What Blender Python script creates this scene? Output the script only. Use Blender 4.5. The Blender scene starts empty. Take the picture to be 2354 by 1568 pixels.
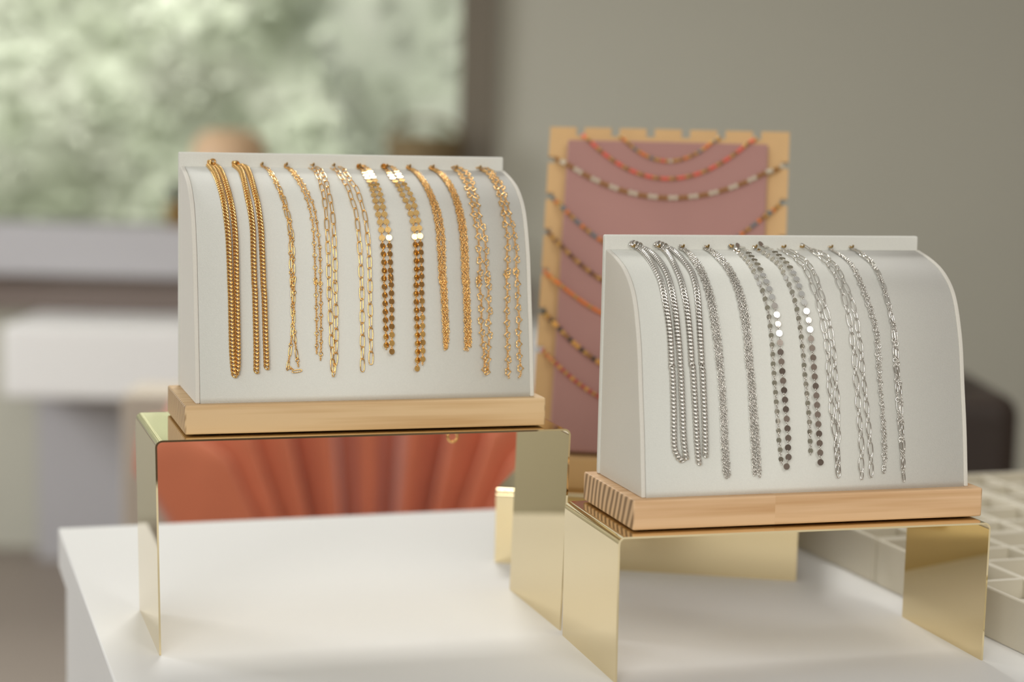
import bpy, math, random
import numpy as np
from mathutils import Vector, Matrix

random.seed(7)
scene = bpy.context.scene
col = scene.collection
ZT = 0.75                      # height of the white table top above the floor

# ------------------------------------------------------------------ camera
CP, CR, CH_ = 0.11626, 0.02241, 0.35937
fw = Vector((0, math.cos(CP), -math.sin(CP))); up = Vector((0, math.sin(CP), math.cos(CP))); rt = Vector((1, 0, 0))
R_ = rt * math.cos(CR) + up * math.sin(CR); U_ = -rt * math.sin(CR) + up * math.cos(CR)
cd = bpy.data.cameras.new('camera'); cam = bpy.data.objects.new('camera', cd); col.objects.link(cam)
cam.matrix_world = Matrix(((R_.x, U_.x, -fw.x, 0), (R_.y, U_.y, -fw.y, 0), (R_.z, U_.z, -fw.z, ZT + CH_), (0, 0, 0, 1)))
cd.sensor_fit = 'HORIZONTAL'; cd.sensor_width = 36; cd.lens = 4308.2 / 2354 * 36
cd.clip_start = 0.05; cd.clip_end = 60
cd.dof.use_dof = True; cd.dof.focus_distance = 1.275; cd.dof.aperture_fstop = 3.1
scene.camera = cam

# ------------------------------------------------------------------ light
scene.view_settings.view_transform = 'Standard'; scene.view_settings.look = 'None'
scene.view_settings.gamma = 1; scene.view_settings.exposure = -0.10
scene.view_settings.use_curve_mapping = False
w = bpy.data.worlds.new('world'); scene.world = w; w.use_nodes = True        # overcast daylight, brighter overhead
_n = w.node_tree.nodes; _l = w.node_tree.links
_tc = _n.new('ShaderNodeTexCoord'); _sp = _n.new('ShaderNodeSeparateXYZ'); _l.new(_tc.outputs['Generated'], _sp.inputs[0])
_rp = _n.new('ShaderNodeValToRGB'); _l.new(_sp.outputs['Z'], _rp.inputs['Fac'])
_e = _rp.color_ramp.elements; _e[0].position = 0.0; _e[0].color = (0.25, 0.24, 0.22, 1); _e[1].position = 0.9; _e[1].color = (0.62, 0.62, 0.60, 1)
_x = _e.new(0.14); _x.color = (0.42, 0.42, 0.39, 1); _x = _e.new(0.25); _x.color = (1.0, 1.0, 0.96, 1); _x = _e.new(0.5); _x.color = (0.85, 0.85, 0.82, 1)
_l.new(_rp.outputs[0], _n['Background'].inputs[0]); _n['Background'].inputs[1].default_value = 0.88

def area(name, loc, target, sx, sy, power, color):
    l = bpy.data.lights.new(name, 'AREA'); l.shape = 'RECTANGLE'; l.size = sx; l.size_y = sy
    l.energy = power; l.color = color
    o = bpy.data.objects.new(name, l); col.objects.link(o); o.location = loc
    o.rotation_euler = (Vector(target) - Vector(loc)).to_track_quat('-Z', 'Y').to_euler()
    return o
area('ceiling_lamp_light', (-0.35, 3.3, ZT + 2.0), (0.0, 1.35, ZT), 0.7, 0.5, 40, (1.0, 0.98, 0.93))
area('shop_front_daylight', (-0.5, -1.6, ZT + 1.1), (0.15, 1.3, ZT + 0.2), 1.6, 1.1, 40, (1.0, 0.98, 0.94))
area('wall_wash_fill', (-3.0, 3.0, ZT + 1.0), (0.0, 3.6, ZT + 0.3), 1.4, 1.4, 60, (0.97, 0.97, 1.0))  # added fill washing the back wall from the left, no side window there
area('front_right_fill', (1.3, -1.0, ZT + 1.7), (0.2, 1.25, ZT + 0.2), 0.8, 0.8, 19, (1.0, 0.98, 0.94))  # added fill for the right stand's front, no counter lamp there
area('garden_daylight', (-1.5, 5.5, ZT + 2.6), (-1.3, 7.0, ZT + 0.4), 3.0, 1.0, 118, (1.0, 0.99, 0.95))

# ------------------------------------------------------------------ helpers
def tag(o, label=None, cat=None, group=None, kind=None):
    if label: o['label'] = label
    if cat: o['category'] = cat
    if group: o['group'] = group
    if kind: o['kind'] = kind
    return o

class MB:
    def __init__(s): s.v = []; s.f = []; s.sm = []
    def add(s, vs, fs, smooth=True):
        n = len(s.v); s.v.extend([tuple(p) for p in vs]); s.f.extend([tuple(i + n for i in f) for f in fs])
        s.sm.extend([smooth] * len(fs) if isinstance(smooth, bool) else smooth)
    def build(s, name, mat, parent=None, bevel=0, seg=2):
        m = bpy.data.meshes.new(name); m.from_pydata(s.v, [], s.f); m.update()
        m.polygons.foreach_set('use_smooth', s.sm)
        if mat: m.materials.append(mat)
        o = bpy.data.objects.new(name, m); col.objects.link(o)
        if parent: o.parent = parent
        if bevel:
            b = o.modifiers.new('bevel', 'BEVEL'); b.width = bevel; b.segments = seg; b.limit_method = 'ANGLE'; b.harden_normals = False
        return o
    def box(s, x0, x1, y0, y1, z0, z1):
        v = [(x0, y0, z0), (x1, y0, z0), (x1, y1, z0), (x0, y1, z0), (x0, y0, z1), (x1, y0, z1), (x1, y1, z1), (x0, y1, z1)]
        s.add(v, [(0, 3, 2, 1), (4, 5, 6, 7), (0, 1, 5, 4), (1, 2, 6, 5), (2, 3, 7, 6), (3, 0, 4, 7)], False)
    def prism(s, pts, h0, h1, axis='x', smooth=False):
        # closed 2d outline swept along an axis; pts in the two other axes
        n = len(pts)
        def P(h, p):
            return (h, p[0], p[1]) if axis == 'x' else ((p[0], h, p[1]) if axis == 'y' else (p[0], p[1], h))
        vs = [P(h0, p) for p in pts] + [P(h1, p) for p in pts]
        fs = [(i, (i + 1) % n, n + (i + 1) % n, n + i) for i in range(n)]
        s.add(vs, fs + [tuple(range(n))[::-1], tuple(range(n, 2 * n))], [smooth] * n + [False, False])
    def lathe(s, prof, c=(0, 0, 0), n=40):
        vs = []; fs = []
        for r, z in prof:
            for k in range(n):
                a = 2 * math.pi * k / n; vs.append((c[0] + r * math.cos(a), c[1] + r * math.sin(a), c[2] + z))
        for i in range(len(prof) - 1):
            for k in range(n):
                k2 = (k + 1) % n; fs.append((i * n + k, i * n + k2, (i + 1) * n + k2, (i + 1) * n + k))
        s.add(vs, fs, True)
    def tube(s, pts, r, m=8, closed=False):
        P = [Vector(p) for p in pts]; n = len(P); vs = []; fs = []; prevN = None
        for i in range(n):
            a = P[(i - 1) % n] if (closed or i > 0) else P[i]; b = P[(i + 1) % n] if (closed or i < n - 1) else P[i]
            t = (b - a).normalized()
            if prevN is None:
                prevN = t.orthogonal().normalized()
            N = (prevN - t * prevN.dot(t)).normalized(); prevN = N; B = t.cross(N)
            rr = r[i] if isinstance(r, (list, tuple)) else r
            for k in range(m):
                q = 2 * math.pi * k / m; vs.append(P[i] + (N * math.cos(q) + B * math.sin(q)) * rr)
        for i in range(n if closed else n - 1):
            j = (i + 1) % n
            for k in range(m):
                k2 = (k + 1) % m; fs.append((i * m + k, j * m + k, j * m + k2, i * m + k2))
        if not closed:
            fs.append(tuple(range(m))[::-1]); fs.append(tuple(range((n - 1) * m, n * m)))
        s.add(vs, fs, True)

def empty(name, loc, yaw=0):
    o = bpy.data.objects.new(name, None); col.objects.link(o); o.empty_display_size = 0.02
    o.location = loc; o.rotation_euler = (0, 0, yaw); return o

def copy_tree(o, parent=None):
    c = o.copy(); col.objects.link(c)
    if parent: c.parent = parent
    for ch in list(o.children): copy_tree(ch, c)
    return c

# ------------------------------------------------------------------ materials
def mat(name, color, rough=0.5, metal=0.0, sheen=0.0, coat=0.0, noise=None, bump=None, spec=0.5):
    m = bpy.data.materials.new(name); m.use_nodes = True; nt = m.node_tree; b = nt.nodes['Principled BSDF']
    b.inputs['Base Color'].default_value = (*color, 1); b.inputs['Roughness'].default_value = rough
    b.inputs['Metallic'].default_value = metal; b.inputs['Sheen Weight'].default_value = sheen
    b.inputs['Coat Weight'].default_value = coat; b.inputs['Specular IOR Level'].default_value = spec
    tc = nt.nodes.new('ShaderNodeTexCoord')
    if noise:
        sc, amt = noise
        n = nt.nodes.new('ShaderNodeTexNoise'); n.inputs['Scale'].default_value = sc; n.inputs['Detail'].default_value = 4
        nt.links.new(tc.outputs['Object'], n.inputs['Vector'])
        r = nt.nodes.new('ShaderNodeMapRange'); r.inputs['To Min'].default_value = 1 - amt; r.inputs['To Max'].default_value = 1 + amt
        nt.links.new(n.outputs['Fac'], r.inputs['Value'])
        v = nt.nodes.new('ShaderNodeVectorMath'); v.operation = 'SCALE'; v.inputs[0].default_value = color
        nt.links.new(r.outputs['Result'], v.inputs['Scale']); nt.links.new(v.outputs[0], b.inputs['Base Color'])
    if bump:
        sc, st, ds = bump
        n = nt.nodes.new('ShaderNodeTexNoise'); n.inputs['Scale'].default_value = sc; n.inputs['Detail'].default_value = 3
        nt.links.new(tc.outputs['Object'], n.inputs['Vector'])
        bp = nt.nodes.new('ShaderNodeBump'); bp.inputs['Strength'].default_value = st; bp.inputs['Distance'].default_value = ds
        nt.links.new(n.outputs['Fac'], bp.inputs['Height']); nt.links.new(bp.outputs[0], b.inputs['Normal'])
    return m

def wood(name, light, dark, center, ring, lean=0.0, split=None, mixamt=0.6):
    """ring figure about an axis along x, drawn out into long streaks on the faces along x"""
    m = bpy.data.materials.new(name); m.use_nodes = True; nt = m.node_tree; N = nt.nodes; Lk = nt.links; b = N['Principled BSDF']
    b.inputs['Roughness'].default_value = 0.55; b.inputs['Specular IOR Level'].default_value = 0.3
    tc = N.new('ShaderNodeTexCoord'); mp = N.new('ShaderNodeMapping')
    mp.inputs['Location'].default_value = (0, -center[0], -center[1]); mp.inputs['Scale'].default_value = (0.035, 1, 1)
    Lk.new(tc.outputs['Object'], mp.inputs['Vector'])
    src = mp.outputs['Vector']
    if split:
        sx = N.new('ShaderNodeSeparateXYZ'); Lk.new(tc.outputs['Object'], sx.inputs[0])
        gt = N.new('ShaderNodeMath'); gt.operation = 'GREATER_THAN'; Lk.new(sx.outputs['X'], gt.inputs[0]); gt.inputs[1].default_value = split
        cb = N.new('ShaderNodeCombineXYZ'); ml = N.new('ShaderNodeMath'); ml.operation = 'MULTIPLY'; Lk.new(gt.outputs[0], ml.inputs[0]); ml.inputs[1].default_value = 0.031
        Lk.new(ml.outputs[0], cb.inputs['Y']); ad = N.new('ShaderNodeVectorMath'); ad.operation = 'ADD'
        Lk.new(src, ad.inputs[0]); Lk.new(cb.outputs[0], ad.inputs[1]); src = ad.outputs[0]
    ns = N.new('ShaderNodeTexNoise'); ns.inputs['Scale'].default_value = 130; ns.inputs['Detail'].default_value = 3; Lk.new(src, ns.inputs['Vector'])
    wv = N.new('ShaderNodeTexWave'); wv.wave_type = 'RINGS'; wv.rings_direction = 'X'; wv.wave_profile = 'SIN'
    wv.inputs['Scale'].default_value = ring; wv.inputs['Distortion'].default_value = 2.6; wv.inputs['Detail'].default_value = 0.5; wv.inputs['Detail Scale'].default_value = 0.8
    Lk.new(src, wv.inputs['Vector'])
    rp = N.new('ShaderNodeValToRGB'); rp.color_ramp.elements[0].position = 0.15; rp.color_ramp.elements[0].color = (*light, 1)
    rp.color_ramp.elements[1].position = 0.92; rp.color_ramp.elements[1].color = (*dark, 1)
    Lk.new(wv.outputs['Fac'], rp.inputs['Fac'])
    r2 = N.new('ShaderNodeValToRGB'); r2.color_ramp.elements[0].position = 0.35; r2.color_ramp.elements[0].color = (light[0] * 0.84, light[1] * 0.74, light[2] * 0.62, 1)
    r2.color_ramp.elements[1].position = 0.6; r2.color_ramp.elements[1].color = (*[min(1, c * 1.06) for c in light], 1)
    Lk.new(ns.outputs['Fac'], r2.inputs['Fac'])
    mx = N.new('ShaderNodeMix'); mx.data_type = 'RGBA'; mx.blend_type = 'MULTIPLY'
    # the growth rings show on the end grain, long soft streaks on the sides
    geo = N.new('ShaderNodeTexCoord'); sn = N.new('ShaderNodeSeparateXYZ'); Lk.new(geo.outputs['Normal'], sn.inputs[0])
    ab = N.new('ShaderNodeMath'); ab.operation = 'ABSOLUTE'; Lk.new(sn.outputs['X'], ab.inputs[0])
    m2 = N.new('ShaderNodeMix'); m2.data_type = 'RGBA'; Lk.new(ab.outputs[0], m2.inputs['Factor']); Lk.new(r2.outputs[0], m2.inputs['A']); Lk.new(rp.outputs[0], m2.inputs['B'])
    Lk.new(m2.outputs['Result'], b.inputs['Base Color'])
    return m

M = {}
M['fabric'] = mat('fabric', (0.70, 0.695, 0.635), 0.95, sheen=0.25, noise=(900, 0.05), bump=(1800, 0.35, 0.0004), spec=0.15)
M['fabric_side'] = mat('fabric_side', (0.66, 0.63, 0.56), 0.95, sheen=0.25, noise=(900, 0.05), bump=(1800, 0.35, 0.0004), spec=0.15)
M['gold_mirror'] = mat('gold_mirror', (0.83, 0.70, 0.44), 0.03, 1.0)
M['gold'] = mat('gold', (0.88, 0.56, 0.215), 0.12, 1.0)
M['silver'] = mat('silver', (0.70, 0.67, 0.62), 0.12, 1.0)
M['pine'] = wood('pine', (0.64, 0.455, 0.255), (0.24, 0.13, 0.055), (-0.05, -0.02), 60)
M['pine_split'] = wood('pine_split', (0.68, 0.46, 0.27), (0.27, 0.165, 0.085), (-0.14, -0.05), 40, split=0.1)
M['ply'] = mat('ply', (0.62, 0.39, 0.17), 0.6, noise=(30, 0.08))
M['mauve'] = mat('mauve', (0.40, 0.215, 0.19), 0.9, sheen=0.25, noise=(14, 0.08), bump=(900, 0.3, 0.0005), spec=0.2)
M['table'] = mat('table', (0.75, 0.745, 0.73), 0.55, noise=(2, 0.012), spec=0.22)
M['tray'] = mat('tray', (0.62, 0.575, 0.465), 0.9, sheen=0.3, bump=(700, 0.3, 0.0005), spec=0.15)
M['rubber'] = mat('rubber', (0.03, 0.028, 0.025), 0.8)
M['velvet'] = mat('velvet', (0.58, 0.175, 0.09), 0.8, sheen=0.3, noise=(20, 0.1), spec=0.2)
M['cream'] = mat('cream', (0.52, 0.46, 0.38), 0.8)
M['brass'] = mat('brass', (0.55, 0.36, 0.13), 0.35, 1.0)
M['wall'] = mat('wall', (0.50, 0.49, 0.41), 0.9, noise=(1.2, 0.04))
M['floor'] = mat('floor', (0.24, 0.20, 0.165), 0.55, noise=(3, 0.08))
M['frame'] = mat('frame', (0.17, 0.145, 0.105), 0.6)
M['sill'] = mat('sill', (0.46, 0.45, 0.46), 0.7)
M['bench'] = mat('bench', (0.80, 0.79, 0.765), 0.6)
M['browndark'] = mat('browndark', (0.21, 0.165, 0.14), 0.7)
M['dark'] = mat('dark', (0.035, 0.022, 0.015), 0.6)
M['peach'] = mat('peach', (0.62, 0.42, 0.25), 0.5)
M['basket'] = mat('basket', (0.18, 0.13, 0.06), 0.8, noise=(60, 0.3))
M['greydark'] = mat('greydark', (0.24, 0.24, 0.20), 0.6)

def glass_mat():
    m = bpy.data.materials.new('pane_glass'); m.use_nodes = True; nt = m.node_tree; nt.nodes.clear()
    o = nt.nodes.new('ShaderNodeOutputMaterial'); t = nt.nodes.new('ShaderNodeBsdfTransparent'); g = nt.nodes.new('ShaderNodeBsdfGlossy')
    g.inputs['Roughness'].default_value = 0.02; f = nt.nodes.new('ShaderNodeFresnel'); f.inputs['IOR'].default_value = 1.12
    x = nt.nodes.new('ShaderNodeMixShader'); nt.links.new(f.outputs[0], x.inputs[0]); nt.links.new(t.outputs[0], x.inputs[1]); nt.links.new(g.outputs[0], x.inputs[2])
    t.inputs[0].default_value = (0.97, 0.98, 0.96, 1); nt.links.new(x.outputs[0], o.inputs[0]); return m
M['glass'] = glass_mat()

def hedge_mat(nm='blossom_hedge', q=1.0):
    m = bpy.data.materials.new(nm); m.use_nodes = True; nt = m.node_tree; b = nt.nodes['Principled BSDF']; b.inputs['Roughness'].default_value = 0.9
    tc = nt.nodes.new('ShaderNodeTexCoord')
    n = nt.nodes.new('ShaderNodeTexNoise'); n.inputs['Scale'].default_value = 4.5; n.inputs['Detail'].default_value = 6; n.inputs['Roughness'].default_value = 0.7
    nt.links.new(tc.outputs['Object'], n.inputs['Vector'])
    r = nt.nodes.new('ShaderNodeValToRGB'); e = r.color_ramp.elements
    e[0].position = 0.32; e[0].color = (0.53 * q, 0.57 * q, 0.45 * q, 1); e[1].position = 0.64; e[1].color = (0.70 * q, 0.715 * q, 0.625 * q, 1)
    x = e.new(0.46); x.color = (0.60 * q, 0.64 * q, 0.52 * q, 1)
    nt.links.new(n.outputs['Fac'], r.inputs['Fac']); nt.links.new(r.outputs[0], b.inputs['Base Color']); return m
M['hedge'] = hedge_mat()
M['shrub'] = hedge_mat('shrub_leaves', 0.68)

# strands of the necklaces: (across, up along the cloth) in 0.1 mm on each curved front
CH = {"L":[["curb",[[[276,1987],[291,1797],[296,1594],[305,1427],[315,1277],[323,1145],[324,985],[326,792],[328,718],[327,531],[327,345],[335,221],[344,169]],[[308,2006],[339,1869],[342,1608],[352,1428],[365,1277],[371,1145],[370,985],[368,791],[369,718],[368,531],[367,314],[364,233],[344,169]]]],["curb",[[[457,1983],[485,1853],[476,1611],[475,1430],[486,1306],[493,1178],[488,985],[490,791],[493,780],[493,530],[493,343],[489,175]],[[470,1993],[536,1932],[530,1658],[531,1476],[541,1335],[550,1178],[549,1017],[552,791],[557,717],[557,467],[560,280],[561,205]]]],["figaro",[[[647,1979],[677,1914],[687,1697],[695,1554],[713,1433],[726,1315],[742,1226],[746,1114],[742,954],[744,790],[749,841],[747,653],[746,515],[735,433],[724,340],[706,240]],[[660,1986],[692,1889],[704,1680],[712,1566],[725,1451],[739,1351],[753,1246],[763,1146],[763,1017],[760,790],[764,841],[758,653],[752,527],[758,439],[768,320],[785,198],[706,240]]]],["satellite",[[[818,1975],[843,1847],[851,1668],[869,1535],[885,1426],[899,1323],[911,1227],[911,1114],[911,966],[912,789],[914,854],[914,740],[913,620],[912,513],[909,400],[907,306]],[[838,1982],[862,1848],[874,1686],[892,1558],[908,1454],[927,1368],[936,1267],[942,1160],[949,1050],[948,934],[945,789],[945,828],[946,715],[944,588],[941,481],[939,368],[932,264]]]],["clip",[[[998,1987],[1020,1881],[1015,1673],[1011,1515],[1009,1385],[1008,1282],[1007,1180],[1007,1050],[1006,953],[1005,789],[1005,809],[1006,714],[1007,626],[1010,537],[1011,455],[1013,361],[1019,210]],[[1045,1991],[1063,1858],[1058,1675],[1050,1516],[1050,1402],[1054,1325],[1054,1234],[1054,1148],[1052,1050],[1052,985],[1048,789],[1047,809],[1049,714],[1049,632],[1048,556],[1046,461],[1043,379],[1039,297],[1025,203]]]],["clip",[[[1159,1990],[1177,1864],[1181,1679],[1196,1564],[1201,1458],[1208,1396],[1221,1312],[1224,1228],[1228,1142],[1229,1050],[1232,966],[1232,890],[1233,788],[1234,808],[1234,713],[1232,624],[1231,535],[1230,459],[1228,364],[1226,282],[1225,200]],[[1185,1993],[1233,1946],[1231,1735],[1239,1603],[1259,1531],[1263,1440],[1271,1356],[1283,1284],[1287,1195],[1291,1109],[1293,1018],[1293,934],[1292,851],[1293,840],[1293,763],[1290,681],[1290,592],[1289,509],[1289,420],[1288,338],[1286,249]]]],["disc",[[[1351,1993],[1375,1927],[1368,1703],[1371,1580],[1369,1480],[1371,1389],[1375,1313],[1385,1243],[1390,1176],[1392,1109],[1393,1044],[1395,985],[1396,915],[1397,851],[1391,852],[1394,788],[1396,718],[1395,648],[1395,584],[1395,527],[1395,463],[1396,400],[1396,336]],[[1372,2000],[1409,1929],[1402,1704],[1408,1569],[1413,1471],[1414,1390],[1415,1320],[1423,1264],[1431,1209],[1437,1149],[1439,1083],[1438,1018],[1438,953],[1438,889],[1439,825],[1437,884],[1439,827],[1441,766],[1440,705],[1440,635],[1438,571],[1436,508],[1436,444],[1433,383],[1432,310]]]],["disc",[[[1542,1995],[1555,1884],[1550,1709],[1563,1612],[1572,1526],[1579,1454],[1596,1392],[1605,1337],[1615,1286],[1623,1224],[1626,1163],[1627,1097],[1628,1031],[1627,966],[1626,902],[1626,838],[1620,839],[1621,781],[1618,717],[1619,647],[1618,576],[1618,512],[1619,448],[1619,384],[1618,320],[1617,257],[1612,193]],[[1583,2006],[1609,1940],[1602,1730],[1607,1599],[1621,1515],[1636,1436],[1642,1368],[1648,1308],[1655,1252],[1660,1190],[1662,1124],[1661,1057],[1661,999],[1660,934],[1660,863],[1660,871],[1658,807],[1656,743],[1658,678],[1658,608],[1657,544],[1655,486],[1655,422],[1654,358],[1652,294],[1649,224]]]],["rope",[[[1727,1981],[1756,1895],[1761,1716],[1768,1564],[1775,1466],[1784,1362],[1793,1266],[1799,1184],[1798,1084],[1801,953],[1803,786],[1808,838],[1814,710],[1817,581],[1819,452],[1823,330]],[[1740,1985],[1770,1896],[1775,1717],[1788,1565],[1798,1448],[1814,1362],[1825,1288],[1830,1205],[1834,1117],[1828,953],[1829,785],[1831,838],[1834,709],[1836,581],[1839,452],[1826,330]]]],["rope",[[[1899,1977],[1931,1878],[1938,1686],[1946,1544],[1953,1413],[1960,1303],[1965,1219],[1971,1118],[1969,986],[1969,785],[1974,838],[1977,709],[1976,579],[1975,450],[1972,315]],[[1920,1981],[1952,1879],[1959,1687],[1966,1544],[1977,1414],[1987,1303],[1995,1219],[1997,1118],[1996,986],[1993,785],[1997,838],[1998,708],[1998,579],[1999,450],[1999,347]]]],["heart",[[[2073,1993],[2092,1861],[2081,1656],[2073,1535],[2075,1451],[2068,1372],[2066,1290],[2082,1206],[2088,1112],[2089,1038],[2093,973],[2086,875],[2080,797],[2079,870],[2081,786],[2091,701],[2091,611],[2084,507],[2088,423],[2099,333],[2104,255],[2100,185]],[[2101,2000],[2134,1889],[2129,1711],[2115,1571],[2108,1461],[2110,1365],[2109,1276],[2127,1186],[2132,1118],[2137,1045],[2129,953],[2136,869],[2144,791],[2139,863],[2146,772],[2137,688],[2148,617],[2135,539],[2139,449],[2134,384],[2129,313],[2127,216],[2116,159]]]],["heart",[[[2256,1982],[2305,1925],[2301,1756],[2298,1588],[2296,1464],[2297,1367],[2296,1284],[2301,1200],[2305,1109],[2290,1012],[2294,920],[2283,836],[2282,889],[2280,830],[2287,739],[2276,648],[2273,551],[2271,460],[2273,369],[2274,275],[2275,188],[2280,123]],[[2277,1989],[2341,1954],[2329,1758],[2336,1602],[2324,1465],[2330,1375],[2333,1277],[2351,1187],[2353,1092],[2363,1006],[2350,914],[2361,829],[2346,895],[2361,837],[2365,745],[2352,654],[2366,557],[2356,485],[2358,420],[2359,336],[2360,251],[2369,161],[2338,122]]]]],"R":[["curb",[[[258,2007],[308,1975],[310,1827],[305,1675],[301,1562],[302,1465],[299,1369],[299,1280],[304,1185],[308,1092],[307,969],[307,842],[310,863],[313,742],[312,622],[309,501],[305,381],[310,303],[341,248],[380,232]],[[274,2010],[342,1988],[365,1868],[368,1705],[367,1595],[365,1501],[360,1399],[359,1313],[362,1216],[362,1122],[364,1029],[367,908],[368,841],[371,832],[372,681],[373,560],[372,440],[376,349],[384,283],[393,234]]]],["curb",[[[436,2001],[490,1976],[477,1809],[458,1660],[449,1551],[447,1456],[442,1354],[445,1280],[446,1184],[447,1090],[447,967],[448,840],[453,891],[459,770],[463,619],[465,498],[467,377],[474,256],[479,208]],[[463,2008],[544,1976],[544,1790],[546,1646],[551,1541],[543,1447],[535,1347],[528,1247],[524,1152],[519,1028],[520,839],[524,860],[526,739],[527,587],[527,466],[526,345],[525,231]]]],["rope",[[[619,1992],[635,1891],[620,1722],[615,1595],[612,1482],[612,1383],[615,1279],[619,1182],[626,1057],[634,935],[640,837],[647,858],[650,736],[655,615],[656,493],[655,372],[659,251],[663,160],[675,105]],[[639,1992],[656,1891],[646,1739],[642,1595],[636,1473],[638,1383],[644,1278],[648,1182],[655,1057],[660,934],[663,837],[663,827],[669,736],[674,614],[676,493],[675,372],[681,250],[689,159],[685,111]]]],["rope",[[[803,1986],[818,1871],[816,1706],[821,1572],[823,1455],[829,1352],[833,1264],[840,1168],[846,1055],[847,932],[850,834],[857,855],[863,733],[864,611],[866,489],[868,367],[874,215],[879,117]],[[824,1986],[847,1893],[848,1739],[849,1595],[851,1472],[859,1367],[865,1277],[874,1168],[872,1055],[874,932],[876,834],[880,855],[886,732],[891,610],[895,488],[901,366],[907,214],[911,104]]]],["disc",[[[982,1997],[1025,1961],[1013,1811],[1012,1723],[1009,1647],[1005,1561],[1005,1481],[1007,1412],[1015,1348],[1019,1283],[1027,1224],[1029,1160],[1028,1091],[1032,1028],[1030,954],[1034,899],[1032,831],[1036,828],[1036,760],[1042,693],[1044,628],[1047,561],[1051,497],[1053,426],[1053,362],[1061,307],[1063,246],[1075,178]],[[1009,2003],[1058,1978],[1074,1928],[1070,1852],[1063,1766],[1058,1668],[1055,1589],[1051,1514],[1055,1445],[1060,1377],[1066,1316],[1074,1250],[1082,1185],[1082,1122],[1085,1056],[1084,987],[1084,923],[1089,861],[1089,858],[1093,790],[1096,726],[1102,658],[1105,590],[1109,526],[1111,462],[1115,394],[1118,330],[1111,293],[1117,235],[1098,171]]]],["disc",[[[1165,1991],[1189,1940],[1202,1853],[1227,1620],[1217,1509],[1221,1428],[1227,1361],[1233,1295],[1239,1236],[1243,1165],[1247,1101],[1249,1035],[1251,970],[1256,908],[1258,840],[1257,837],[1262,772],[1268,707],[1272,639],[1275,572],[1279,510],[1282,442],[1279,375],[1284,313],[1282,240]],[[1182,2010],[1232,1991],[1264,1952],[1278,1794],[1276,1715],[1280,1640],[1283,1572],[1285,1499],[1286,1428],[1286,1354],[1293,1291],[1300,1222],[1308,1164],[1312,1101],[1312,1035],[1316,969],[1321,901],[1323,839],[1323,839],[1327,768],[1332,703],[1334,638],[1336,570],[1338,506],[1340,438],[1343,373],[1345,309],[1348,238],[1348,176]]]],["oval",[[[1369,1985],[1377,1897],[1389,1794],[1394,1708],[1399,1620],[1399,1550],[1395,1471],[1391,1395],[1400,1335],[1407,1267],[1411,1202],[1419,1132],[1425,1062],[1433,999],[1438,924],[1442,850],[1438,846],[1438,754],[1442,692],[1446,630],[1450,568],[1451,512],[1458,451],[1466,395],[1468,339],[1480,259],[1483,129]],[[1418,1998],[1433,1897],[1445,1794],[1456,1692],[1446,1583],[1449,1519],[1441,1436],[1439,1357],[1448,1308],[1452,1228],[1461,1169],[1468,1118],[1472,1055],[1477,998],[1482,924],[1486,843],[1482,827],[1485,741],[1490,691],[1494,629],[1493,536],[1489,462],[1490,382],[1481,320],[1479,253],[1487,129]]]],["oval",[[[1523,1992],[1587,1985],[1596,1898],[1598,1777],[1596,1662],[1598,1583],[1600,1499],[1598,1410],[1601,1349],[1606,1273],[1615,1201],[1621,1117],[1625,1060],[1625,984],[1635,922],[1635,835],[1634,819],[1638,750],[1643,701],[1647,638],[1647,564],[1651,502],[1654,427],[1656,378],[1659,328],[1661,248],[1654,174],[1658,112],[1657,68]],[[1545,1995],[1616,1986],[1638,1899],[1649,1815],[1644,1692],[1649,1607],[1645,1508],[1637,1427],[1646,1363],[1657,1293],[1663,1226],[1672,1168],[1672,1110],[1676,1053],[1680,984],[1687,921],[1686,834],[1686,837],[1694,781],[1698,712],[1705,637],[1708,556],[1712,494],[1717,426],[1720,358],[1725,295],[1727,227],[1729,159],[1728,103]]]],["satellite",[[[1751,1989],[1766,1900],[1775,1796],[1778,1708],[1768,1607],[1756,1508],[1752,1418],[1756,1334],[1769,1265],[1784,1186],[1797,1122],[1805,1045],[1801,951],[1806,832],[1806,829],[1813,747],[1816,666],[1823,591],[1826,517],[1823,454],[1827,374],[1824,280],[1826,200],[1824,119]],[[1758,1986],[1770,1878],[1781,1777],[1784,1692],[1779,1583],[1776,1489],[1774,1401],[1782,1327],[1795,1252],[1808,1180],[1817,1115],[1823,1045],[1825,951],[1827,832],[1822,810],[1825,716],[1825,635],[1831,554],[1834,479],[1842,404],[1842,323],[1844,249],[1836,187],[1824,119]]]],["figaro",[[[1911,1993],[1941,1924],[1931,1796],[1940,1709],[1935,1620],[1923,1508],[1918,1417],[1917,1326],[1924,1238],[1933,1159],[1937,1076],[1934,981],[1937,905],[1936,818],[1942,795],[1942,714],[1943,652],[1945,558],[1948,477],[1952,402],[1956,308],[1961,227],[1966,158],[1973,77]],[[1922,1996],[1967,1947],[1964,1836],[1962,1725],[1949,1620],[1941,1518],[1935,1426],[1934,1340],[1939,1244],[1947,1166],[1959,1088],[1955,980],[1957,886],[1957,817],[1960,795],[1967,714],[1973,626],[1971,526],[1973,426],[1977,339],[1978,251],[1976,164],[1978,121]]]]]}
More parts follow.
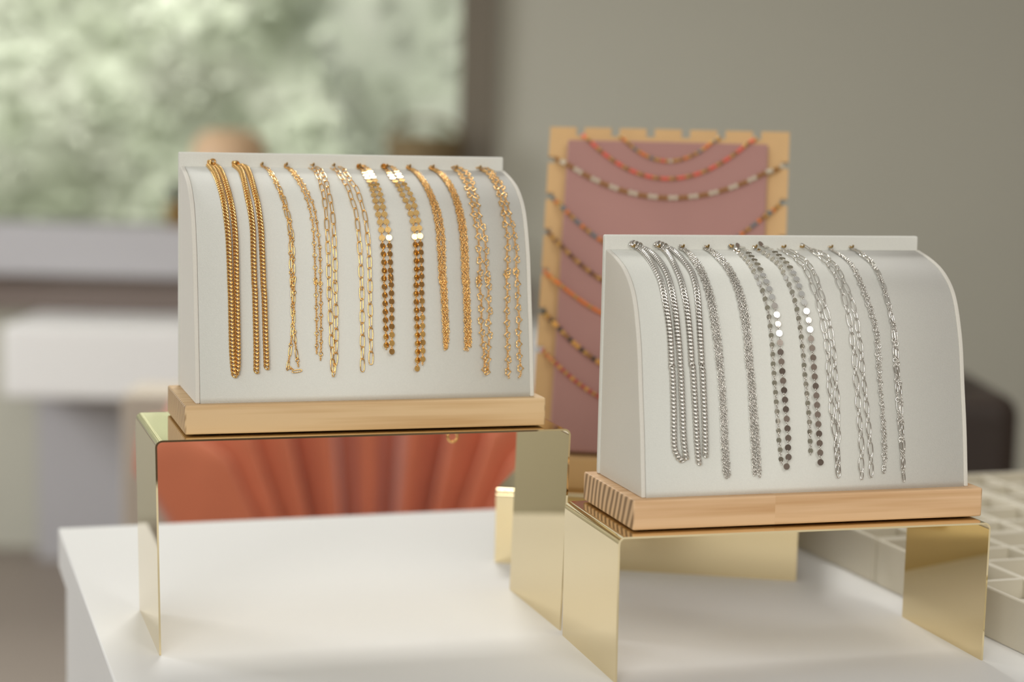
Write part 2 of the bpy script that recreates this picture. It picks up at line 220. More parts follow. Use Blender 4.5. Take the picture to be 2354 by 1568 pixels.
# ------------------------------------------------------------------ the room
YW = 4.70
def struct(mb, name, m, **k): return tag(mb.build(name, m, **k), kind='structure')
mb = MB(); mb.box(-3.2, 1.6, -1.9, YW + 0.1, -0.05, 0); struct(mb, 'floor', M['floor'])
WX0, WX1, WZ0, WZ1 = -2.3, -0.133, ZT + 0.085, ZT + 1.95       # window opening
mb = MB(); mb.box(-3.2, WX0, YW, YW + 0.14, 0, 2.9); mb.box(WX1, 1.6, YW, YW + 0.14, 0, 2.9)
mb.box(WX0, WX1, YW, YW + 0.14, 0, WZ0); mb.box(WX0, WX1, YW, YW + 0.14, WZ1, 2.9); struct(mb, 'wall_back', M['wall'])
mb = MB(); mb.box(0.5, 1.55, -1.9, -1.8, 0, 2.9); struct(mb, 'wall_front', M['browndark'])  # unseen, put in dark so the discs have something dark to reflect
mb = MB(); mb.box(-3.3, 1.65, 2.1, YW + 0.2, 2.9, 3.0); struct(mb, 'ceiling', M['wall'])  # unseen, put in to keep sky light off the back wall
mb = MB(); mb.box(1.55, 1.65, -1.9, YW + 0.1, 0, 2.9); struct(mb, 'wall_right', M['browndark'])
mb = MB(); mb.box(-3.3, -3.2, -1.8, YW + 0.1, 0, 2.9); struct(mb, 'wall_left', M['wall'])
mb = MB()                                                      # dark casing around the opening
mb.box(WX1 - 0.01, WX1 + 0.078, YW - 0.03, YW + 0.02, WZ0 - 0.0, WZ1 + 0.07); mb.box(WX0 - 0.07, WX0 + 0.01, YW - 0.03, YW + 0.02, WZ0, WZ1 + 0.07)
mb.box(WX0, WX1, YW - 0.03, YW + 0.02, WZ1, WZ1 + 0.07); win = struct(mb, 'window_1', M['frame'])
mb = MB(); mb.box(WX0 + 0.01, WX1 - 0.01, YW + 0.06, YW + 0.066, WZ0, WZ1); mb.build('pane', M['glass'], win)
mb = MB(); mb.box(WX0 - 0.05, WX1 + 0.1, YW - 0.12, YW + 0.12, WZ0 - 0.125, WZ0); o = mb.build('window_sill', M['sill'], win, bevel=0.006)
mb = MB(); mb.box(WX0 - 0.05, 0.05, YW - 0.05, YW, WZ0 - 0.215, WZ0 - 0.125); struct(mb, 'shade_strip_1', M['browndark'])  # dark board standing in for the shadow gap above the bench
# hedge outside: one uncountable mass of leaves and blossom
rn = np.random.RandomState(3); NX, NZ = 150, 70; vs = []; fs = []
ph = rn.rand(24, 5)
for j in range(NZ):
    for i in range(NX):
        x = -4.6 + 6.0 * i / (NX - 1); z = 2.25 * j / (NZ - 1)
        d = sum(0.05 * math.sin(x * (2 + 9 * p[0]) + z * (2 + 9 * p[1]) * (1 if p[3] > .5 else -1) + 6.28 * p[2]) for p in ph[:14])
        vs.append((x, 6.9 + 0.35 * d + rn.rand() * 0.05, z))
for j in range(NZ - 1):
    for i in range(NX - 1):
        k = j * NX + i; fs.append((k, k + 1, k + 1 + NX, k + NX))
mb = MB(); mb.add(vs, fs, True)
mb.box(-4.6, 1.4, 7.2, 7.5, 0, 2.2)
def leaves(mb, spots, size):
    for p in spots:
        d = Vector(rn.normal(size=3)); d.y = -abs(d.y); d.normalize(); q = d.orthogonal().normalized() * size * 0.42; l = size * (0.7 + 0.6 * rn.rand())
        p = Vector(p); mb.add([p, p + d * l * 0.5 + q, p + d * l, p + d * l * 0.5 - q], [(0, 1, 2, 3)], False)
leaves(mb, [vs[k] for k in rn.randint(0, len(vs), 9000)], 0.055)
tag(mb.build('hedge', M['hedge']), 'pale green blossoming hedge seen blurred through the window', 'hedge', kind='stuff')
vs = []; fs = []; NA, NB_ = 60, 50                              # round olive shrub in front of the hedge
for j in range(NB_ + 1):
    for i in range(NA):
        a = 2 * math.pi * i / NA; e = math.pi * j / NB_
        d = 1 + 0.07 * math.sin(7 * a + 5 * e + 1) + 0.06 * math.sin(11 * a - 8 * e) + 0.05 * rn.rand()
        vs.append((0.70 + 1.25 * d * math.sin(e) * math.cos(a), 6.35 + 0.3 * d * math.sin(e) * math.sin(a), 1.5 - 1.5 * math.cos(e)))
for j in range(NB_):
    for i in range(NA): k = j * NA + i; k2 = j * NA + (i + 1) % NA; fs.append((k, k2, k2 + NA, k + NA))
mb = MB(); mb.add(vs, fs, True); leaves(mb, [vs[k] for k in rn.randint(0, len(vs), 5000)], 0.06); tag(mb.build('shrub', M['shrub']), 'olive green shrub blurred outside, at the right end of the window', 'shrub')
mb = MB(); mb.box(-5, 2, YW + 0.14, 9, -0.06, -0.01); struct(mb, 'ground', M['greydark'])

# ------------------------------------------------------------------ far furniture
t = empty('bench', (-1.19, 4.34, 0)); tag(t, 'long white low bench with a slab seat against the wall below the window', 'bench')
mb = MB(); mb.box(0, 1.26, 0, 0.33, 0.44, 0.614); mb.build('seat', M['bench'], t, bevel=0.012, seg=3)
mb = MB(); mb.box(0.02, 1.24, 0.24, 0.34, 0, 0.44); mb.build('plinth', M['sill'], t)
t = empty('vase', (-0.705, 4.63, WZ0)); tag(t, 'peach glazed round vase on the window sill behind the gold necklaces', 'vase')
mb = MB(); mb.lathe([(0.0, 0), (0.05, 0), (0.075, 0.05), (0.090, 0.13), (0.092, 0.19), (0.078, 0.222), (0.055, 0.238), (0.05, 0.240), (0.045, 0.232), (0.04, 0.2), (0.0, 0.19)]); mb.build('body', M['peach'], t)
t = empty('basket', (-0.225, 4.62, WZ0)); tag(t, 'olive brown woven basket on the right end of the window sill', 'basket')
mb = MB(); mb.lathe([(0.0, 0), (0.06, 0), (0.085, 0.1), (0.095, 0.21), (0.098, 0.235), (0.088, 0.233), (0.08, 0.20), (0.0, 0.19)]); mb.build('body', M['basket'], t)
mb = MB(); mb.tube([(0.09 * math.cos(a), 0.0, 0.22 + 0.06 * math.sin(a)) for a in [math.pi * k / 14 for k in range(15)]], 0.006); mb.build('handle', M['basket'], t)
t = empty('potted_plant', (-0.835, 4.63, WZ0)); tag(t, 'small dark leafed plant in a brass pot at the window left of the gold necklaces', 'plant')
mb = MB(); mb.lathe([(0.0, 0), (0.022, 0), (0.03, 0.05), (0.031, 0.055), (0.026, 0.053), (0.0, 0.045)], n=24); mb.build('pot', M['brass'], t)
mb = MB(); rr = random.Random(5)
for k in range(26):
    a = rr.random() * 6.28; e = 0.2 + rr.random() * 1.1; l = 0.04 + rr.random() * 0.03; h = 0.05 + rr.random() * 0.02
    d = Vector((math.cos(a) * math.cos(e), math.sin(a) * math.cos(e), math.sin(e))); s_ = d.cross(Vector((0, 0, 1))).normalized() * 0.010
    p0 = Vector((0, 0, h)); p1 = p0 + d * l * 0.5; p2 = p0 + d * l - Vector((0, 0, 0.012))
    nn = d.cross(s_).normalized() * 0.0015
    mb.add([p0, p1 + s_, p2, p1 - s_, p0 + nn, p1 + s_ + nn, p2 + nn, p1 - s_ + nn], [(0, 1, 2, 3), (7, 6, 5, 4), (0, 4, 5, 1), (1, 5, 6, 2), (2, 6, 7, 3), (3, 7, 4, 0)], False)
mb.build('leaves', M['dark'], t)

# velvet chair with a channelled shell back
def chair():
    t = empty('armchair', (-0.185, 2.52, 0), 0.12); tag(t, 'terracotta velvet shell armchair with vertical channels, behind the white table', 'armchair')
    NL = 9; A0, A1 = math.radians(-172), math.radians(-8); nA, nZ = NL * 14, 26
    def pt(q, v, outer):
        a = A0 + (A1 - A0) * q; ang = -a                         # sweep from the left arm round the back to the right arm
        lobe = abs(math.sin(math.pi * NL * q)) ** 0.75
        arc = math.sin(math.pi * q)                              # 0 at the arms, 1 at the back
        top = 0.66 + 0.100 * arc ** 0.7 - 0.035 * (1 - lobe)
        z = 0.36 + (top - 0.36) * v
        taper = 0.50 + 0.50 * v
        rx = 0.315 * taper; ry = 0.26 * taper
        th = 0.085 * (0.12 + 0.88 * lobe) * (1 - max(0, v - 0.86) / 0.14 * 0.75 if v > 0.86 else 1)
        if outer: rx += 0.012; ry += 0.012
        else: rx -= th; ry -= th
        return (rx * math.cos(ang), ry * math.sin(ang), z)
    vs = []; fs = []
    for outer in (False, True):
        for j in range(nZ + 1):
            for i in range(nA + 1): vs.append(pt(i / nA, j / nZ, outer))
    S_ = (nA + 1) * (nZ + 1)
    for j in range(nZ):
        for i in range(nA):
            k = j * (nA + 1) + i; fs.append((k, k + 1, k + nA + 2, k + nA + 1)); k += S_; fs.append((k + nA + 1, k + nA + 2, k + 1, k))
    for i in range(nA):
        k = nZ * (nA + 1) + i; fs.append((k, k + 1, k + 1 + S_, k + S_)); k = i; fs.append((k + 1, k, k + S_, k + 1 + S_))
    for j in range(nZ):
        k = j * (nA + 1); fs.append((k, k + nA + 1, k + nA + 1 + S_, k + S_)); k = j * (nA + 1) + nA; fs.append((k + nA + 1, k, k + S_, k + nA + 1 + S_))
    mb = MB(); mb.add(vs, fs, True); mb.build('backrest', M['velvet'], t)
    mb = MB(); mb.lathe([(0.0, 0.33), (0.15, 0.33), (0.165, 0.35), (0.168, 0.41), (0.155, 0.435), (0.12, 0.445), (0.0, 0.448)], n=48); mb.build('seat', M['velvet'], t)
    for sx, sy in ((-1, -1), (1, -1), (-1, 1), (1, 1)):
        mb = MB(); mb.tube([(sx * 0.13, sy * 0.13, 0.345), (sx * 0.19, sy * 0.19, 0.0)], [0.013, 0.008]); mb.build('leg', M['brass'], t)
chair()
mb = MB(); mb.box(-0.64, -0.50, 3.05, 3.2, 0, ZT - 0.10); tag(mb.build('pedestal', M['cream'], bevel=0.004), 'slim cream pedestal standing on the floor behind the left side of the armchair', 'pedestal')
t = empty('cabinet', (0.60, 2.55, 0)); tag(t, 'dark brown low cabinet in the background at the right, behind the cream trays', 'cabinet')
mb = MB(); mb.box(-0.25, 0.105, 0, 0.35, 0.06, ZT + 0.0); mb.build('body', M['dark'], t, bevel=0.03, seg=4)
for x in (-0.22, 0.05):
    for y in (0.03, 0.29):
        mb = MB(); mb.box(x, x + 0.03, y, y + 0.03, 0, 0.07); mb.build('leg', M['dark'], t)
mb = MB(); mb.lathe([(0.0, 0), (0.05, 0), (0.06, 0.03), (0.055, 0.075), (0.05, 0.08), (0.045, 0.07), (0, 0.06)], (0, 0, 0)); o = mb.build('bowl', M['greydark']); o.location = (0.575, 2.67, ZT)
tag(o, 'grey ceramic bowl standing on the dark brown cabinet at the right', 'bowl')

# ------------------------------------------------------------------ white table
tb = empty('display_table', (-0.3908, 1.5989, 0), 0.313); tag(tb, 'white block table that carries the gold risers and the trays', 'table')
mb = MB(); mb.box(0, 1.45, -1.0, 0, ZT - 0.035, ZT); mb.build('tabletop', M['table'], tb, bevel=0.0015)
mb = MB(); mb.box(0.006, 1.44, -0.99, -0.006, 0, ZT - 0.035); mb.build('body', M['table'], tb)

# ------------------------------------------------------------------ gold risers
def uprofile(W, H, t1, t2, th, r, n=8):
    """closed outline (a, z) of a bent strip: outer path then inner path back"""
    def path(off):
        rr = max(r - off, 0.0006); P = [(t1 + off, 0)]
        c = (rr + off, H - off - rr)
        for k in range(n + 1):
            a = math.pi - math.pi / 2 * k / n; P.append((c[0] + rr * math.cos(a), c[1] + rr * math.sin(a)))
        c = (W - rr - off, H - off - rr)
        for k in range(n + 1):
            a = math.pi / 2 - math.pi / 2 * k / n; P.append((c[0] + rr * math.cos(a), c[1] + rr * math.sin(a)))
        P.append((W - t2 - off, 0)); return P
    return path(0), path(th)
def riser(name, loc, yaw, W, D, H, t1, t2, label, turned=False, th=0.0013, r=0.0048):
    o_, i_ = uprofile(W, H, t1, t2, th, r); n = len(o_)
    def P(a, d, z): return (d, a, z) if turned else (a, d, z)
    vs = [P(a, 0, z) for a, z in o_] + [P(a, D, z) for a, z in o_] + [P(a, 0, z) for a, z in i_] + [P(a, D, z) for a, z in i_]
    fs = []; sm = []; ef = []
    for k in range(n - 1):
        bend = not (k in (0, n - 2) or k == (n - 1) // 2)
        fs.append((k, k + n, k + n + 1, k + 1)); sm.append(bend)
        fs.append((2 * n + k, 2 * n + k + 1, 3 * n + k + 1, 3 * n + k)); sm.append(bend)
        ef.append((k, k + 1, 2 * n + k + 1, 2 * n + k)); ef.append((n + k, 3 * n + k, 3 * n + k + 1, n + k + 1))
    ef += [(0, 2 * n, 3 * n, n), (n - 1, 2 * n - 1, 4 * n - 1, 3 * n - 1)]
    if turned: fs = [f[::-1] for f in fs]; ef = [f[::-1] for f in ef]
    mb = MB(); mb.add(vs, fs, sm); mb.add(vs, ef, False); o = mb.build(name, M['gold_mirror']); o.location = (loc[0], loc[1], ZT); o.rotation_euler = (0, 0, yaw)
    return tag(o, label, 'display riser', 'mirror gold risers on the table')
LH, RH, BH = 0.14561, 0.09635, 0.061
riser('display_riser', (-0.23363, 1.21844), 0.30525, 0.29, 0.12026, LH, 0.00275, 0.00338, 'tall mirror gold riser under the stand of gold necklaces')
riser('display_riser', (0.07112, 1.17950), 0.27481, 0.26725, 0.11597, RH, 0.0006, 0.0007, 'lower mirror gold riser under the stand of silver necklaces')
B3 = (-0.0102, 1.5074, -0.168)
riser('display_riser', B3[:2], B3[2], 0.135, 0.245, BH, 0.0, 0.0, 'lowest mirror gold riser, at the back under the pink necklace board', turned=True)

# ------------------------------------------------------------------ necklace stands
PROF = [(.0065, 0), (.012, .038), (.0175, .067), (.0225, .094), (.0265, .108), (.031, .120), (.036, .1295), (.042, .1365), (.050, .1427), (.060, .148), (.075, .153), (.092, .1570)]
def crom(P, n=6):
    P = [np.array(p) for p in P]; out = []
    for i in range(len(P) - 1):
        p0 = P[max(i - 1, 0)]; p1 = P[i]; p2 = P[i + 1]; p3 = P[min(i + 2, len(P) - 1)]
        for k in range(n):
            t = k / n; out.append(.5 * ((2 * p1) + (-p0 + p2) * t + (2 * p0 - 5 * p1 + 4 * p2 - p3) * t * t + (-p0 + 3 * p1 - 3 * p2 + p3) * t ** 3))
    out.append(P[-1]); return np.array(out)
PF = crom(PROF); CS = np.concatenate([[0], np.cumsum(np.linalg.norm(np.diff(PF, axis=0), axis=1))])
TG = np.gradient(PF, axis=0); TG /= np.linalg.norm(TG, axis=1)[:, None]
def surf(u, s):
    """point and outward normal of the curved front, u across, s up along the cloth"""
    if s > CS[-1]:
        e = min(s - CS[-1], 0.008); return Vector((u, PF[-1][0] - 0.0005, PF[-1][1] + e)), Vector((0, -0.6, 0.8))
    w_ = np.interp(s, CS, PF[:, 0]); z_ = np.interp(s, CS, PF[:, 1]); tw = np.interp(s, CS, TG[:, 0]); tz = np.interp(s, CS, TG[:, 1])
    return Vector((u, w_, z_)), Vector((0, -tz, tw)).normalized()

def stand(B, label, pine, hooks, tail=None):
    x, y, a, W, D, zb = B; T = 0.0199
    t = empty('necklace_stand', (x, y, ZT + zb + 0.001), a); tag(t, label, 'jewellery stand', 'curved white necklace stands on wooden bases')
    mb = MB(); mb.box(0, W, 0, D, 0, T); mb.build('base', pine, t, bevel=0.0012, seg=2)
    for fx in (0.02, W - 0.02):
        for fy in (0.015, D - 0.015):
            mb = MB(); mb.lathe([(0.0, -0.001), (0.006, -0.001), (0.006, 0.0), (0, 0)], (fx, fy, 0), 16); mb.build('foot', M['rubber'], t)
    u0, u1 = 0.0078, 0.2468; ts = 0.0032
    pts = [(p[0], p[1] + T) for p in PF] + [(0.0918, T)]
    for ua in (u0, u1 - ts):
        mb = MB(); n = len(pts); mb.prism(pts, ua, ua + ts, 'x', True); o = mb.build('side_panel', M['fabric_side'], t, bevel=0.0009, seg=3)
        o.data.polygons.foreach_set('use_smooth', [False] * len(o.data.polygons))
    inner = [(p[0] + 0.0004, p[1] - 0.0003 + T) for p in PF]; inner[0] = (inner[0][0], T)
    mb = MB(); n = len(inner); ua, ub = u0 + ts + 0.0001, u1 - ts - 0.0001
    vs = [(ua, p[0], p[1]) for p in inner] + [(ub, p[0], p[1]) for p in inner] + [(ua, 0.0917, T), (ub, 0.0917, T)]
    fs = [(k, n + k, n + k + 1, k + 1) for k in range(n - 1)] + [(n - 1, 2 * n - 1, 2 * n + 1, 2 * n), (2 * n, 2 * n + 1, n, 0)]
    fs += [tuple(range(n)) + (2 * n,), tuple(range(2 * n - 1, n - 1, -1)) + (2 * n + 1,)]
    mb.add(vs, fs, [True] * (n - 1) + [False] * 4); mb.build('curved_front', M['fabric'], t)
    mb = MB(); mb.box(u0 - 0.001, u1 - 0.001, 0.092, 0.0965, T, T + 0.1668); mb.build('back_panel', M['fabric'], t, bevel=0.0012, seg=3)
    for u in hooks:
        mb = MB(); mb.tube([(u, 0.093, T + 0.1592), (u, 0.0885, T + 0.1590), (u, 0.0868, T + 0.1592), (u, 0.0862, T + 0.1606)], 0.0007, 8); mb.build('hook', M['brass'], t)
    return t

# ------------------------------------------------------------------ chains
def ring_pts(a, b, n=14, sq=1.0):
    out = []
    for k in range(n):
        q = 2 * math.pi * k / n; c, s = math.cos(q), math.sin(q)
        out.append((a * math.copysign(abs(c) ** sq, c), b * math.copysign(abs(s) ** sq, s)))
    return out
def heart_pts(size, n=22):
    out = []
    for k in range(n):
        q = 2 * math.pi * k / n
        out.append((0.0625 * size * (13 * math.cos(q) - 5 * math.cos(2 * q) - 2 * math.cos(3 * q) - math.cos(4 * q) + 2.5) / 2, 0.0625 * size * 16 * math.sin(q) ** 3 / 2))
    return [(y, x) for x, y in out]
_tor = {}
def torus(key, path, wire, m=5, flat=1.0):
    if key in _tor: return _tor[key]
    n = len(path); vs = []; fs = []
    for i in range(n):
        a = Vector(path[i - 1]); b = Vector(path[(i + 1) % n]); t = (b - a).normalized(); nn = Vector((t[1], -t[0]))
        for k in range(m):
            q = 2 * math.pi * k / m; vs.append((path[i][0] + nn[0] * wire * math.cos(q), path[i][1] + nn[1] * wire * math.cos(q), wire * flat * math.sin(q)))
    for i in range(n):
        j = (i + 1) % n
        for k in range(m):
            k2 = (k + 1) % m; fs.append((i * m + k, j * m + k, j * m + k2, i * m + k2))
    _tor[key] = (np.array(vs), fs); return _tor[key]
def disc_mesh(r, th=0.00035, n=22):
    key = ('disc', r)
    if key in _tor: return _tor[key]
    vs = []; fs = []
    for z in (-th / 2, th / 2):
        for k in range(n):
            q = 2 * math.pi * k / n; vs.append((r * math.cos(q), r * math.sin(q), z))
    fs = [tuple(range(n))[::-1], tuple(range(n, 2 * n))] + [(k, (k + 1) % n, n + (k + 1) % n, n + k) for k in range(n)]
    _tor[key] = (np.array(vs), fs); return _tor[key]

class Path:
    """a strand laid on the curved front: (u, s) control points in 0.1 mm"""
    def __init__(s, pts, T, lift=0.0008, side=0.0):
        P = [np.array(p) * 1e-4 for p in pts]; fine = []
        for i in range(len(P) - 1):
            for k in range(12): fine.append(P[i] + (P[i + 1] - P[i]) * k / 12)
        fine.append(P[-1]); fine = np.array(fine)
        ker = np.ones(9) / 9; pad = np.vstack([np.repeat(fine[:1], 4, 0), fine, np.repeat(fine[-1:], 4, 0)])
        fine = np.stack([np.convolve(pad[:, k], ker, 'valid') for k in range(2)], 1)
        X = []; Nn = []
        for u, q in fine:
            p, n = surf(u, max(q, 0.001)); X.append(p + n * lift + Vector((side, 0, T))); Nn.append(n)
        s.X = np.array([tuple(p) for p in X]); s.N = np.array([tuple(p) for p in Nn])
        s.c = np.concatenate([[0], np.cumsum(np.linalg.norm(np.diff(s.X, axis=0), axis=1))]); s.len = s.c[-1]
    def at(s, d):
        p = np.array([np.interp(d, s.c, s.X[:, k]) for k in range(3)]); q = np.array([np.interp(d + 0.0006, s.c, s.X[:, k]) for k in range(3)]); q0 = np.array([np.interp(d - 0.0006, s.c, s.X[:, k]) for k in range(3)])
        n = np.array([np.interp(d, s.c, s.N[:, k]) for k in range(3)]); t = q - q0; t /= np.linalg.norm(t); n = n - t * n.dot(t); n /= np.linalg.norm(n)
        return p, t, n, np.cross(n, t)
def put(mb, geo, fr, roll=0.0, yaw=0.0, off=(0, 0, 0), smooth=True):
    p, t, n, b = fr
    c, s = math.cos(yaw), math.sin(yaw); t1 = t * c + b * s; b1 = b * c - t * s
    c, s = math.cos(roll), math.sin(roll); b2 = b1 * c + n * s; n2 = n * c - b1 * s
    V = geo[0]; P = p + off[0] * t + off[1] * b + off[2] * n
    W_ = P + V[:, :1] * t1 + V[:, 1:2] * b2 + V[:, 2:3] * n2
    mb.add(W_, geo[1], smooth)

def strand(kind, pts, T, root, metal, first, rnd, chain, small=False):
    """adds the links of one strand to the mesh `chain`, charms become parts of `root`"""
    if kind == 'curb':
        g = torus('curb', ring_pts(0.00200, 0.00142, 14), 0.00066, 6); P = Path(pts, T, 0.0012); d = 0.001; k = 0
        while d < P.len - 0.001:
            put(chain, g, P.at(d), roll=0.72, yaw=0.55); d += 0.00255; k += 1
    elif kind == 'rope':
        g = torus('rope', ring_pts(0.00095, 0.00072, 10), 0.00027, 5)
        for side, ph in ((-0.0008, 0), (0.0006, 0.5)):
            P = Path(pts, T, 0.0009, side); d = 0.0006 + ph * 0.001; k = 0
            while d < P.len - 0.0004:
                put(chain, g, P.at(d), roll=(0.5 if k % 2 else -0.9) + rnd.uniform(-.25, .25), yaw=rnd.uniform(-.3, .3), off=(0, 0.0003 * math.sin(d * 900 + ph * 6), 0)); d += 0.00125; k += 1
    elif kind in ('satellite', 'figaro'):
        g = torus('cable', ring_pts(0.00082, 0.00058, 9), 0.00024, 5); big = torus('sat', ring_pts(0.0014, 0.0012, 14), 0.00034, 6); bar = torus('bar', ring_pts(0.0034, 0.00085, 16, 0.7), 0.00034, 6)
        P = Path(pts, T, 0.0009); d = 0.0006 + (0.004 if first else 0); k = 0; per = 0.0086 if kind == 'satellite' else 0.0125; nxt = 0.004 + (0.003 if first else 0)
        while d < P.len - 0.0004:
            if d > nxt:
                ln = 0.0014 if kind == 'satellite' else 0.0034
                put(chain, big if kind == 'satellite' else bar, P.at(min(d + ln * 0.8, P.len)), roll=rnd.uniform(-.5, .5)); d += ln * 1.75; nxt += per; continue
            put(chain, g, P.at(d), roll=0.8 if k % 2 else -0.8); d += 0.0012; k += 1
            if kind == 'figaro' and k % 5 == 0: put(chain, big, P.at(d), roll=rnd.uniform(-.7, .7)); d += 0.0016
    elif kind == 'clip':
        g = torus('clip', ring_pts(0.0046, 0.00145, 20, 0.62), 0.00036, 6); P = Path(pts, T, 0.0011); d = 0.001 + (0.004 if first else 0); k = 1 if first else 0
        while d < P.len - 0.002:
            put(chain, g, P.at(d + 0.0035 if d + 0.0035 < P.len else P.len), roll=rnd.uniform(-.15, .15) if k % 2 else 1.05 + rnd.uniform(-.15, .15)); d += 0.0083; k += 1
    elif kind == 'oval':
        g = torus('oval', ring_pts(0.0050, 0.00165, 20, 0.85), 0.00036, 6); g2 = torus('oval2', ring_pts(0.0031, 0.0010, 14, 0.85), 0.00034, 6)
        P = Path(pts, T, 0.0011); d = 0.001 + (0.006 if first else 0); k = 0
        while d < P.len - 0.003:
            if k % 2 == 0: put(chain, g, P.at(min(d + 0.0045, P.len)), roll=rnd.uniform(-.25, .25)); d += 0.0091
            else: put(chain, g2, P.at(min(d + 0.0024, P.len)), roll=1.0 + rnd.uniform(-.3, .3)); d += 0.0050
            k += 1
    elif kind == 'disc':
        r = 0.00215 if metal is M['gold'] else (0.00215 if first else 0.0018); dg = disc_mesh(r); g = torus('jump', ring_pts(0.0009, 0.00062, 10), 0.00022, 5)
        P = Path(pts, T, 0.0013 + (0.0012 if first else 0)); per = 0.0058 if metal is M['gold'] else 0.0064; d = 0.002 + (per / 2 if first else 0)
        flip = metal is M['silver'] and not first
        while d < P.len + 0.0005:
            mb = MB(); put(mb, dg, P.at(min(d, P.len)), roll=(0.95 if flip else (-0.32 if metal is M['gold'] and d > 0.092 else 0.10)) + rnd.uniform(-.05, .05), yaw=0, smooth=False)
            o = mb.build('disc', metal, root)
            dd = d + r + 0.0002; k = 0
            while dd < min(d + per - r, P.len - 0.001):
                put(chain, g, P.at(dd), roll=0.9 if k % 2 else -0.5); dd += 0.00105; k += 1
            d += per
    elif kind == 'heart':
        hg = torus('heart', heart_pts(0.0047), 0.00042, 6); g = torus('hcable', ring_pts(0.00090, 0.00066, 10), 0.00022, 5)
        P = Path(pts, T, 0.0011 + (0.0009 if first else 0)); per = 0.0086; d = 0.002 + (per * 0.4 if first else 0); sgn = 1 if first else -1
        while d < P.len:
            mb = MB(); put(mb, hg, P.at(d), roll=rnd.uniform(-.15, .15), yaw=rnd.uniform(-.25, .25) + (math.pi if sgn < 0 else 0)); mb.build('heart_link', metal, root)
            dd = d + 0.0027; k = 0
            while dd < min(d + per - 0.0016, P.len):
                put(chain, g, P.at(dd), roll=0.9 if k % 2 else -0.4); dd += 0.00125; k += 1
            d += per
            if rnd.random() < 0.25: sgn = -sgn

def necklaces(B, data, metal, names, word):
    x, y, a, W, D, zb = B; T = 0.0199; hooks = [(st[0][0][0] + st[-1][0][0]) / 2 * 1e-4 for k, st in data]
    for idx, ((kind, sts), (nm, label)) in enumerate(zip(data, names)):
        rnd = random.Random(idx * 7 + len(data))
        r = empty(nm, (x, y, ZT + zb + 0.001), a); tag(r, label, 'necklace', 'gold necklaces on the left stand' if word == 'g' else 'silver necklaces on the right stand')
        chain = MB(); hu = hooks[idx] * 1e4
        for k, pts in enumerate(sts):
            pts = [(hu + (pts[0][0] - hu) * 0.35, 1995)] + pts
            strand(kind, pts, T, r, metal, k == 1, rnd, chain)
        if word == 'g' and idx == 10:                               # end of the chain with its clasp, hanging behind the stand
            g = torus('tail', ring_pts(0.0013, 0.0010, 10), 0.0003, 5); u = 0.2165
            q = [(u, 0.0975, T + 0.150), (u, 0.0980, T + 0.03), (u, 0.1010, T + 0.004), (u, 0.1130, -0.0005), (u, 0.1135, -0.021)]
            for i in range(len(q) - 1):
                p0, p1 = np.array(q[i]), np.array(q[i + 1]); L_ = np.linalg.norm(p1 - p0); t_ = (p1 - p0) / L_; b_ = np.array((1.0, 0, 0)); n_ = np.cross(t_, b_)
                for j in range(int(L_ / 0.0021)): put(chain, g, (p0 + t_ * j * 0.0021, t_, n_, b_), roll=0.8 if j % 2 else -0.8)
            mb = MB(); put(mb, torus('clasp', ring_pts(0.0042, 0.0038, 18), 0.0009, 8), (np.array((u, 0.1135, -0.0260)), np.array((0, 0, -1.0)), np.array((0, -1.0, 0)), np.array((1.0, 0, 0)))); mb.build('clasp', metal, r)
        chain.build('chain', metal, r)
    return hooks

BL = (-0.21733, 1.23704, 0.29753, 0.25343, 0.09891, LH)
BR = (0.08121, 1.19571, 0.28319, 0.25437, 0.10342, RH)
GN = [('curb_necklace', 'thick gold curb necklace, outermost left, its two strands touching'),
      ('curb_necklace', 'thick gold curb necklace hanging as two separate strands'),
      ('bar_necklace', 'thin gold chain necklace ending in a small triangle loop'),
      ('station_necklace', 'thin gold chain necklace with round stations, beside the gold paperclip necklaces'),
      ('paperclip_necklace', 'gold paperclip necklace whose long link strands meet at the bottom'),
      ('paperclip_necklace', 'gold paperclip necklace with two strands apart, beside the gold disc necklaces'),
      ('disc_necklace', 'gold disc necklace, the shorter one, ending in two bright discs'),
      ('disc_necklace', 'gold disc necklace, the longer one, white shining discs at its top'),
      ('rope_necklace', 'fine gold rope necklace next to the longer gold disc necklace'),
      ('rope_necklace', 'fine gold rope necklace next to the gold heart necklaces'),
      ('heart_necklace', 'gold open heart necklace, the left one, strands close together'),
      ('heart_necklace', 'gold open heart necklace, outermost right on the left stand')]
SN = [('curb_necklace', 'silver curb necklace, outermost left on the right stand, closed at its bottom'),
      ('curb_necklace', 'silver curb necklace with two open strands, second from the left'),
      ('rope_necklace', 'fine silver rope necklace next to the silver curb necklaces'),
      ('rope_necklace', 'fine silver rope necklace next to the silver disc necklaces'),
      ('disc_necklace', 'silver disc necklace, the left one, with a bent tangled end'),
      ('disc_necklace', 'silver disc necklace, the right one, two straight uneven strands'),
      ('paperclip_necklace', 'silver oval link necklace with strands overlapping to one end'),
      ('paperclip_necklace', 'silver oval link necklace with two strands apart and a long last link'),
      ('station_necklace', 'thin silver station chain necklace, second from the right'),
      ('bar_necklace', 'thin silver bar chain necklace, outermost right on the right stand')]
hk = necklaces(BL, CH['L'], M['gold'], GN, 'g'); stand(BL, 'curved white stand on a pine base holding twelve gold necklaces', M['pine'], hk)
hk = necklaces(BR, CH['R'], M['silver'], SN, 's'); stand(BR, 'curved white stand on a pine base holding ten silver necklaces', M['pine_split'], hk)

